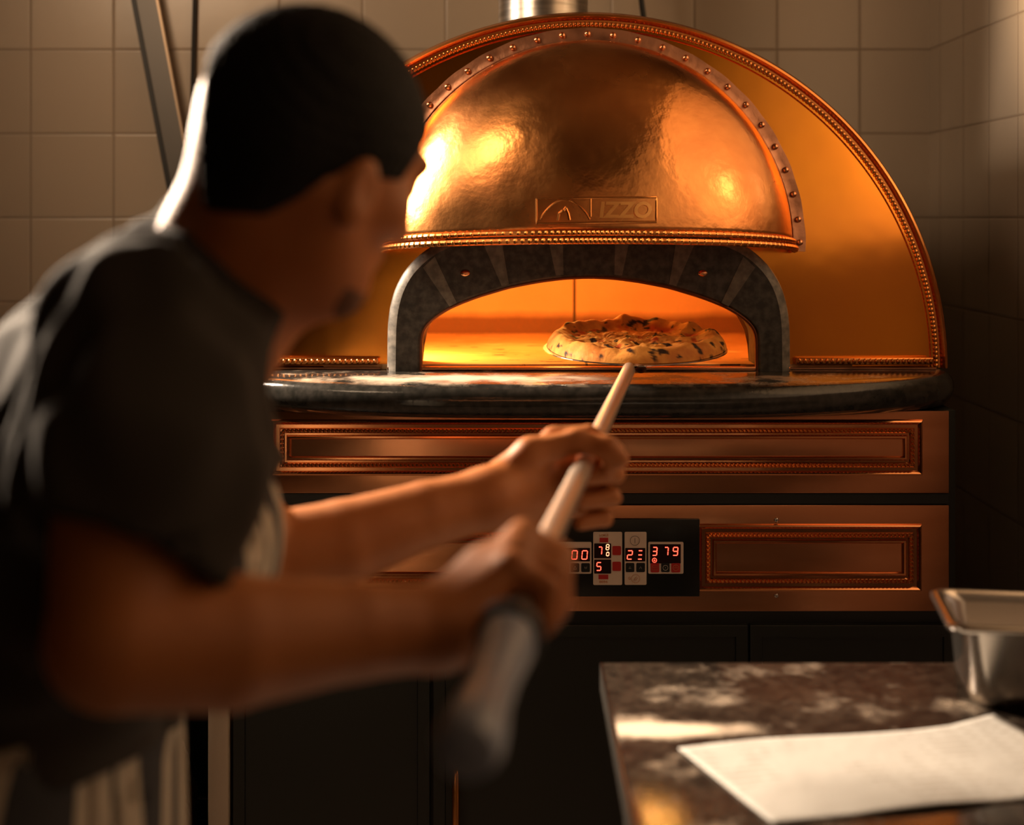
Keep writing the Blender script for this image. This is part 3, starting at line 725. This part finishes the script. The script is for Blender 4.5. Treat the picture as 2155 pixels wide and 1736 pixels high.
wn = N.new('ShaderNodeTexNoise'); wn.inputs['Scale'].default_value = 110; m2 = N.new('ShaderNodeMapping'); m2.inputs['Scale'].default_value = (1, .12, 1); L.new(mp.outputs[0], m2.inputs[0]); L.new(m2.outputs[0], wn.inputs['Vector'])
lg = N.new('ShaderNodeTexNoise'); lg.inputs['Scale'].default_value = 9; L.new(mp.outputs[0], lg.inputs['Vector'])
msk = mathn(nt, 'MULTIPLY', mathn(nt, 'MULTIPLY', ln, mathn(nt, 'GREATER_THAN', wn.outputs[0], .5)), mathn(nt, 'GREATER_THAN', lg.outputs[0], .47))
L.new(mixc(nt, mathn(nt, 'MULTIPLY', msk, .42), (.47, .46, .43), (.22, .17, .13)), b.inputs['Base Color'])
tag(solidify(obj('paper_sheet', bm, pm), .0004), 'creased white paper sheet with faint writing lying on the dark table', 'paper')
# steel pan
pan = thing('steel_pan', 'deep stainless steel food pan standing on the table near the right wall', 'pan', (.66, 1.65, ZTB))
def rrect(hx, hy, r, n=8):
    o = []
    for cx_, cy_, a0 in ((hx-r, hy-r, 0), (-hx+r, hy-r, PI/2), (-hx+r, -hy+r, PI), (hx-r, -hy+r, 1.5*PI)):
        for k in range(n+1): a = a0+PI/2*k/n; o.append((cx_+r*math.cos(a), cy_+r*math.sin(a)))
    return o
rot = Matrix.Rotation(math.radians(-9), 3, 'Z'); pc = Vector((.655, 1.628, ZTB))
hx, hy = .163, .086
bm = NB(); rows = []
for ins, z in ((0, .094), (0, .099), (.003, .101), (.012, .101), (.015, .098), (.020, .090), (.026, .02), (.032, .007), (.045, .0025), (.070, .0020)):
    rows.append([rot @ Vector((x, y, z))+pc for x, y in rrect(hx-ins, hy-ins, max(.008, .02-ins*.1 if ins < .02 else .022))])
V = grid(bm, rows, True); bm.faces.new(V[-1])
po2 = obj('pan_body', bm, M['steel'], pan, angle=60); solidify(po2, .0012, -1)
# ------------------------------------------------------------------ the cook: signed distance volumes turned into surfaces
class Vol:
    def __init__(s, lo, hi, h):
        s.lo = np.array(lo, float); s.h = h; s.n = np.ceil((np.array(hi)-s.lo)/h).astype(int)+1
        s.F = np.full(s.n, 1.0, np.float32)
    def _win(s, a, b):
        i0 = np.clip(np.floor((np.array(a)-s.lo)/s.h).astype(int), 0, s.n-1); i1 = np.clip(np.ceil((np.array(b)-s.lo)/s.h).astype(int)+1, 1, s.n)
        if (i1 <= i0).any(): return None
        ax = [s.lo[k]+s.h*np.arange(i0[k], i1[k]) for k in range(3)]
        X, Y, Z = np.meshgrid(*ax, indexing='ij'); return tuple(slice(i0[k], i1[k]) for k in range(3)), np.stack([X, Y, Z], -1).astype(np.float32)
    def _put(s, sl, d, k, sub):
        f = s.F[sl]
        if sub: d = -d; s.F[sl] = np.maximum(f, d) if k <= 0 else np.maximum(f, d)+np.maximum(k-np.abs(f-d), 0)**2/(4*k)
        else: s.F[sl] = np.minimum(f, d) if k <= 0 else np.minimum(f, d)-np.maximum(k-np.abs(f-d), 0)**2/(4*k)
    def cap(s, a, b, ra, rb=None, k=.015, sub=False):
        rb = ra if rb is None else rb; a = np.array(a, float); b = np.array(b, float); m = max(ra, rb)+k+3*s.h+.01
        q = s._win(np.minimum(a, b)-m, np.maximum(a, b)+m)
        if q is None: return
        sl, p = q; ba = b-a; L2 = max(ba.dot(ba), 1e-9); t = np.clip(((p-a) @ ba)/L2, 0, 1)
        d = np.linalg.norm(p-(a+t[..., None]*ba), axis=-1)-(ra+(rb-ra)*t); s._put(sl, d.astype(np.float32), k, sub)
    def chain(s, pts, rs, k=.006):
        for i in range(len(pts)-1): s.cap(pts[i], pts[i+1], rs[i], rs[i+1], k)
    def ell(s, c, r, R=None, k=.015, sub=False):
        c = np.array(c, float); r = np.array(r, float); m = r.max()+k+3*s.h+.01; q = s._win(c-m, c+m)
        if q is None: return
        sl, p = q; v = p-c
        if R is not None: v = v @ np.array(R)      # columns of R are the axes
        u = np.linalg.norm(v/r, axis=-1); g = np.linalg.norm(v/(r*r), axis=-1)+1e-9
        s._put(sl, (u*(u-1)/g).astype(np.float32), k, sub)
    def apply(s, fn):
        ax = [s.lo[k]+s.h*np.arange(s.n[k]) for k in range(3)]
        X, Y, Z = np.meshgrid(*ax, indexing='ij'); s.F = fn(s.F, X, Y, Z).astype(np.float32)
    def mesh(s, name, m, parent=None):
        F = s.F; I = F < 0; nx, ny, nz = F.shape
        S = np.zeros((nx-1, ny-1, nz-1), np.int8)
        for a in (0, 1):
            for b in (0, 1):
                for c in (0, 1): S += I[a:nx-1+a, b:ny-1+b, c:nz-1+c]
        act = (S > 0) & (S < 8); idx = np.full(act.shape, -1, np.int32); cells = np.argwhere(act); idx[act] = np.arange(len(cells))
        pos = np.zeros((len(cells), 3)); cnt = np.zeros(len(cells)); co = [(a, b, c) for a in (0, 1) for b in (0, 1) for c in (0, 1)]
        val = {o: F[cells[:, 0]+o[0], cells[:, 1]+o[1], cells[:, 2]+o[2]] for o in co}
        for o in co:
            for ax in range(3):
                if o[ax] == 0:
                    o2 = list(o); o2[ax] = 1; o2 = tuple(o2); f0, f1 = val[o], val[o2]; mk = (f0 < 0) != (f1 < 0)
                    t = np.where(mk, f0/np.where(mk, f0-f1, 1), 0); q = np.tile(np.array(o, float), (len(cells), 1)); q[:, ax] += t
                    pos[mk] += q[mk]; cnt[mk] += 1
        pos = (cells+pos/cnt[:, None])*s.h+s.lo; quads = []
        for ax in range(3):
            e1, e2 = [(1, 2), (2, 0), (0, 1)][ax]; a = np.moveaxis(I, ax, 0)
            ch = np.argwhere(np.moveaxis(a[:-1] != a[1:], 0, ax)); ch = ch[(ch[:, e1] > 0) & (ch[:, e2] > 0) & (ch[:, e1] < F.shape[e1]-1) & (ch[:, e2] < F.shape[e2]-1)]
            def g(d1, d2):
                q = ch.copy(); q[:, e1] += d1; q[:, e2] += d2; return idx[q[:, 0], q[:, 1], q[:, 2]]
            Q = np.stack([g(-1, -1), g(0, -1), g(0, 0), g(-1, 0)], 1); ins = I[ch[:, 0], ch[:, 1], ch[:, 2]]; Q[~ins] = Q[~ins][:, ::-1]; quads.append(Q)
        Q = np.concatenate(quads); Q = Q[(Q >= 0).all(1)]
        me = bpy.data.meshes.new(name); me.from_pydata(pos.tolist(), [], Q.tolist()); me.update()
        me.polygons.foreach_set('use_smooth', np.ones(len(me.polygons), bool)); me.materials.append(m)
        o = bpy.data.objects.new(name, me); C.objects.link(o)
        if parent is not None: setpar(o, parent)
        return o
man = thing('person', 'person seen from behind in black t-shirt and striped apron leaning forward, holding the long peel', 'person', (-.46, 1.2, 0))
skin = mat('skin', (.46, .165, .052), .5, bump=(90, .15, .001), var=(14, (.38, .125, .035), .35, .7), sss=.06, spec=.3)
# joints
Rsh = np.array((-.268, 1.055, 1.325)); Rel = np.array(P(243, 1348, .925)); Rwr = np.array((-.052, 1.045, 1.100))
Lsh = np.array((-.36, 1.37, 1.29)); Lel = np.array((-.250, 1.42, 1.062)); Lwr = np.array((-.022, 1.515, 1.103))
ph, pp, rl = math.radians(48), math.radians(24), 0
Fd = np.array((math.sin(ph)*math.cos(pp), math.cos(ph)*math.cos(pp), -math.sin(pp))); Ud = np.array((math.sin(ph)*math.sin(pp), math.cos(ph)*math.sin(pp), math.cos(pp)))
Rd = np.cross(Fd, Ud); RH = np.stack([Rd, Fd, Ud], 1)
HCc = np.array((-.1625, 1.15, 1.472))
def hd(r, f, u): return HCc+Rd*r+Fd*f+Ud*u
V1 = Vol((-.66, .80, .70), (.20, 1.72, 1.64), .0042)
# head
V1.ell(HCc, (.076, .097, .092), RH, 0)
V1.ell(hd(0, .030, -.045), (.060, .062, .080), RH, .03)            # face mass
V1.ell(hd(0, .060, -.105), (.034, .030, .030), RH, .03)            # chin
for s_ in (-1, 1):
    V1.cap(hd(s_*.052, .0, -.060), hd(s_*.022, .062, -.112), .020, .018, .025)   # jaw
    V1.ell(hd(s_*.040, .062, -.045), (.026, .024, .022), RH, .02)               # cheek
    V1.ell(hd(s_*.030, .103, -.012), (.017, .016, .013), RH, .008, True)        # eye socket
    V1.ell(hd(s_*.030, .083, -.014), (.013, .013, .012), RH, .003)              # eyeball
    V1.ell(hd(s_*.077, .014, -.052), (.009, .017, .030), RH, .006)             # ear
    V1.ell(hd(s_*.087, .018, -.048), (.006, .009, .017), RH, .004, True)
    V1.cap(hd(s_*.012, .097, .006), hd(s_*.046, .084, .006), .009, .008, .012)  # brow
V1.cap(hd(0, .097, -.006), hd(0, .113, -.040), .009, .012, .010)   # nose
for s_ in (-1, 1): V1.ell(hd(s_*.011, .104, -.043), (.009, .010, .008), RH, .006)
V1.cap(hd(-.018, .088, -.074), hd(.018, .088, -.074), .008, .008, .006); V1.cap(hd(-.014, .085, -.085), hd(.014, .085, -.085), .008, .008, .006)
V1.cap(hd(-.022, .100, -.079), hd(.022, .100, -.079), .0022, .0022, .002, True)
# neck, torso core
V1.cap(hd(0, -.028, -.055), (-.275, 1.19, 1.305), .053, .060, .025)
V1.cap(hd(0, .02, -.09), (-.245, 1.20, 1.29), .040, .05, .03)
V1.cap(Rsh+np.array((0, 0, -.03)), Lsh+np.array((.02, 0, -.06)), .042, .036, .03); V1.ell((-.36, 1.205, 1.17), (.085, .12, .13), None, .03); V1.cap((-.38, 1.2, 1.12), (-.46, 1.2, .80), .10, .115, .04)
# arms
V1.chain([Rsh+np.array((0, 0, -.02)), Rsh*.55+Rel*.45+np.array((.0, 0, -.0)), Rel], [.058, .056, .044], .02)
V1.ell(Rsh*.5+Rel*.5+np.array((.012, .012, .004)), (.052, .052, .075), None, .03)
fm = Rel*.68+Rwr*.32+np.array((0, 0, -.004))
V1.chain([Rel, fm, Rel*.3+Rwr*.7, Rwr], [.046, .045, .0345, .030], .004)
V1.cap(Rwr+np.array((.0, .010, .002)), Rwr+np.array((-.01, -.010, 0)), .024, .024, .01)
V1.chain([Lsh+np.array((.015, 0, -.04)), Lsh*.5+Lel*.5, Lel], [.045, .047, .044], .02)
fl2 = Lel*.66+Lwr*.34+np.array((0, 0, -.006))
V1.chain([Lel, fl2, Lel*.3+Lwr*.7, Lwr], [.043, .043, .035, .031], .004)
# right hand over the shaft
rd = np.array(B-A); rd = rd/np.linalg.norm(rd)
def rod(y):
    a, b = np.array(A), np.array(B)
    if y < b[1]: a, b = np.array(B), np.array(G2)
    t = (y-a[1])/(b[1]-a[1]); return a+(b-a)*t
palm = [(1.125, .030), (1.101, .033), (1.078, .031), (1.056, .026)]
V1.chain([Rwr, rod(1.085)+np.array((-.030, 0, .012))], [.028, .024], .015)
for i, (y, up) in enumerate(palm):
    r0 = rod(y); mcp = r0+np.array((-.008, 0, up)); fr = (.0098, .0102, .0096, .0085)[i]; ln = (1, 1.06, 1, .84)[i]
    V1.cap(Rwr+np.array((.006, (y-1.09)*.45, .006)), mcp, .016, .0125, .012)
    pip = r0+np.array((.023*ln, -.006, .017*ln)); dip = r0+np.array((.0225*ln, -.010, -.010)); tip = r0+np.array((.004, -.012, -.028))
    V1.chain([mcp, pip, dip, tip], [.0118, fr+.0008, fr, fr*.86], .004)
    V1.ell(mcp+np.array((.002, 0, .003)), (.012, .010, .010), None, .006)
tb0 = Rwr+np.array((.008, .030, .006))
V1.chain([Rwr+np.array((0, .012, 0)), tb0, rod(1.135)+np.array((-.027, 0, .010)), rod(1.150)+np.array((-.016, 0, -.018)), rod(1.150)+np.array((.006, 0, -.026))], [.018, .0175, .014, .0115, .0095], .008)
# left hand: thumb and forefinger over the shaft, other fingers curled below it
z0 = rod(1.56)
V1.ell((.018, 1.565, 1.100), (.042, .020, .042), None, .02)
V1.chain([Lwr, np.array((.012, 1.545, 1.104))], [.030, .034], .02)
for i, dz in enumerate((.024, -.004, -.030, -.053)):
    y = 1.588; fr = (.0102, .0105, .0100, .0088)[i]; ln = (1, 1.06, 1., .86)[i]
    mcp = np.array((.046, y-.004, z0[2]+dz)); V1.cap(np.array((.0, 1.555, 1.108+dz*.5)), mcp, .015, .0125, .012)
    if i == 0:
        pts = [mcp, np.array((.086, y+.0, z0[2]+.026)), np.array((.114, y-.014, z0[2]+.010)), np.array((.106, y-.042, z0[2]+.000))]
    else:
        pts = [mcp, np.array((.046+.052*ln, y+.002, z0[2]+dz-.004)), np.array((.052+.058*ln, y-.028, z0[2]+dz-.008)), np.array((.074, y-.045, z0[2]+dz-.010))]
    V1.chain(pts, [.0120, fr+.001, fr, fr*.88], .004)
tx = rod(1.545)
V1.chain([np.array((-.008, 1.540, 1.122)), np.array((.020, 1.540, 1.146)), tx+np.array((-.008, 0, .027)), tx+np.array((.026, -.004, .020)), tx+np.array((.040, -.006, .008))], [.020, .0175, .0125, .0118, .0098], .008)
body = V1.mesh('body', skin, man); tag(body, 'bare neck, face and forearms')
# hair
VH = Vol(HCc-.15, HCc+.15, .0032)
VH.ell(HCc, (.082, .104, .100), RH, 0); VH.ell(hd(0, -.045, -.040), (.068, .054, .062), RH, .03)
def haircut(F, X, Y, Z):
    p = np.stack([X, Y, Z], -1)-HCc; r, f, u = p @ Rd, p @ Fd, p @ Ud
    line = np.interp(f, [-.12, -.06, -.035, -.015, .02, .035, .055, .075, .12], [-.088, -.100, -.092, -.060, -.034, -.030, -.022, .030, .046])
    rim_light_cut = np.where(u < .072, (HCc[0]-.071)-X, -1)  # hair carved away so bare skin stands in for the rim-lit strip
    line = line+np.clip(-(r+.02)*0, 0, 0)
    F = F+.0016*np.sin(X*420)*np.sin(Y*390)*np.sin(Z*410)
    return np.maximum(np.maximum(F, (line-u)*.8), rim_light_cut)
VH.apply(haircut)
hairm = mat('short_dark_hair', (.006, .0045, .0035), .7, spec=.15, bump=(260, .9, .002), sheen=.04)
tag(VH.mesh('hair', hairm, man), 'short dark hair')
# beard shadow on the chin
VB = Vol(HCc-.17, HCc+.15, .0035)
VB.ell(hd(0, .060, -.108), (.037, .034, .031), RH, 0)
for s_ in (-1, 1): VB.cap(hd(s_*.045, .015, -.080), hd(s_*.024, .062, -.113), .0215, .021, .012)
VB.apply(lambda F, X, Y, Z: np.maximum(F, ((np.stack([X, Y, Z], -1)-HCc) @ Ud+.104)))
tag(VB.mesh('beard', mat('dark_stubble', (.14, .055, .022), .8, bump=(300, .9, .002)), man), 'short dark beard')
# t-shirt
VS = Vol((-.72, .86, .82), (-.08, 1.58, 1.46), .0055)
VS.cap((-.46, 1.2, .84), (-.40, 1.2, 1.12), .150, .150, .06); VS.cap((-.46, 1.13, .86), (-.37, 1.10, 1.14), .12, .12, .06); VS.cap((-.47, 1.28, .86), (-.38, 1.30, 1.10), .12, .11, .05)
VS.ell((-.355, 1.205, 1.185), (.120, .175, .150), None, .05); VS.ell((-.335, 1.20, 1.245), (.085, .120, .085), None, .04)
VS.cap(Rsh+np.array((-.002, .0, -.030)), Lsh+np.array((.03, 0, -.065)), .074, .058, .04)
VS.cap((-.300, 1.185, 1.310), (-.216, 1.155, 1.374), .074, .067, .035)
hemR = Rsh*.22+Rel*.78
VS.chain([Rsh+np.array((.006, .004, -.018)), Rsh*.5+Rel*.5+np.array((.006, 0, 0)), hemR], [.083, .078, .070], .04)
hemL = Lsh*.3+Lel*.7; VS.chain([Lsh+np.array((.015, 0, -.035)), hemL], [.066, .062], .04)
aR = (Rel-Rsh)/np.linalg.norm(Rel-Rsh); aL = (Lel-Lsh)/np.linalg.norm(Lel-Lsh)
nk = np.array(hd(0, -.02, -.06))-np.array((-.31, 1.185, 1.335)); nk = nk/np.linalg.norm(nk)
nkc = np.array((-.216, 1.155, 1.377))
def shirtcut(F, X, Y, Z):
    p = np.stack([X, Y, Z], -1)
    fold = .0035*np.sin(58*X+36*Z+9*np.sin(16*Y))+.003*np.sin(70*Z-40*Y+5*np.sin(22*X))
    F = np.maximum(F+fold*.8, .985-Z)
    q = p-hemR; t = q @ aR; tt = t-.35*(q[..., 0])+.25*0
    near = np.linalg.norm(q, axis=-1) < .12
    F = np.where(near, np.maximum(F, tt), F)
    rad = np.linalg.norm(q-t[..., None]*aR, axis=-1)
    hole = np.maximum(rad-.062, -(t+.05)); F = np.where(near, np.maximum(F, -hole), F)
    F = np.maximum(F, -np.maximum(np.maximum(Z-1.15-.0, -10), 10)) if False else F
    q = p-hemL; t = q @ aL; near = np.linalg.norm(q, axis=-1) < .11; F = np.where(near, np.maximum(F, t), F)
    q = p-nkc; t = q @ nk; rad = np.linalg.norm(q-t[..., None]*nk, axis=-1)
    F = np.where(rad < .13, np.maximum(F, t-.012), F)
    return F
VS.apply(shirtcut)
VS.cap(nkc-nk*.03, nkc+nk*.05, .060, .064, .004, True)
tee = mat('black_cotton', (.042, .035, .029), .9, bump=(420, .3, .001), sheen=.05, spec=.2)
shirt = VS.mesh('t_shirt', tee, man); tag(shirt, 'black short sleeved t-shirt')
# collar band
bm = NB(); s1, s2 = frame(Vector(nk)); 
tube(bm, [Vector(nkc)+Vector(nk)*.008+(s1*math.cos(2*PI*k/40)+s2*math.sin(2*PI*k/40))*.0640 for k in range(40)], .0062, 8, closed=True)
obj('collar', bm, tee, shirt)
# apron: bib in front of the chest, skirt round the hips
fac = np.array((.94, .34, 0))
VA = Vol((-.78, .90, .36), (-.10, 1.52, 1.26), .006)
VA.cap((-.46, 1.2, .42), (-.45, 1.2, 1.00), .178, .168, .06); VA.cap((-.44, 1.08, .42), (-.45, 1.10, 1.02), .142, .140, .06); VA.cap((-.45, 1.33, .42), (-.45, 1.30, 1.0), .135, .128, .06)
VA.ell((-.355, 1.205, 1.13), (.140, .170, .14), None, .05); VA.ell((-.27, 1.20, 1.13), (.075, .13, .10), None, .03)
def aprcut(F, X, Y, Z):
    F = F+.0045*np.sin(46*Y-22*X+3*np.sin(9*Z))*np.clip((1.1-Z)*3, .2, 1)
    F2 = np.maximum(F, -(F+.007))                       # shell
    fr = (X+.46)*fac[0]+(Y-1.2)*fac[1]
    lim = np.where(Z > 1.03, .085, -.13)
    F2 = np.maximum(F2, (lim-fr)); F2 = np.maximum(F2, np.abs(Z-.80)-.42)
    return F2
VA.apply(aprcut)
ap = mat('striped_apron', (.40, .34, .27), .9, bump=(400, .3, .001)); nt, N, L, b = nodes(ap)
tc = N.new('ShaderNodeTexCoord'); sp = N.new('ShaderNodeSeparateXYZ'); L.new(tc.outputs['Object'], sp.inputs[0])
t_ = mathn(nt, 'ADD', mathn(nt, 'MULTIPLY', sp.outputs[0], 20.0), mathn(nt, 'MULTIPLY', sp.outputs[1], -15.0)); fr_ = mathn(nt, 'FRACT', t_)
s1_ = mathn(nt, 'LESS_THAN', fr_, .45); s2_ = mathn(nt, 'MULTIPLY', mathn(nt, 'GREATER_THAN', fr_, .68), mathn(nt, 'LESS_THAN', fr_, .74))
L.new(mixc(nt, mathn(nt, 'MAXIMUM', s1_, s2_), (.50, .43, .33), (.035, .035, .038)), b.inputs['Base Color'])
tag(VA.mesh('apron', ap, man), 'beige and charcoal striped apron')
# trousers and shoes
VT = Vol((-.80, .90, .03), (-.20, 1.52, .96), .012)
VT.cap((-.47, 1.12, .86), (-.47, 1.28, .86), .13, .13, .04)
VT.chain([(-.46, 1.10, .84), (-.42, 1.08, .47), (-.50, 1.08, .10)], [.10, .075, .060], .04); VT.chain([(-.48, 1.30, .84), (-.52, 1.32, .47), (-.60, 1.34, .10)], [.10, .075, .060], .04)
VT.mesh('trousers', mat('dark_trousers', (.012, .012, .014), .85), man)
for x, y in ((-.49, 1.08), (-.59, 1.34)):
    vv = Vol((x-.12, y-.12, -.01), (x+.26, y+.16, .15), .007)
    vv.cap((x-.03, y-.005, .045), (x+.15, y+.04, .036), .044, .036, .02); vv.cap((x, y, .05), (x, y, .11), .048, .046, .03)
    vv.apply(lambda F, X, Y, Z: np.maximum(F, .001-Z)); vv.mesh('shoe', mat('black_leather', (.01, .01, .01), .4), man)
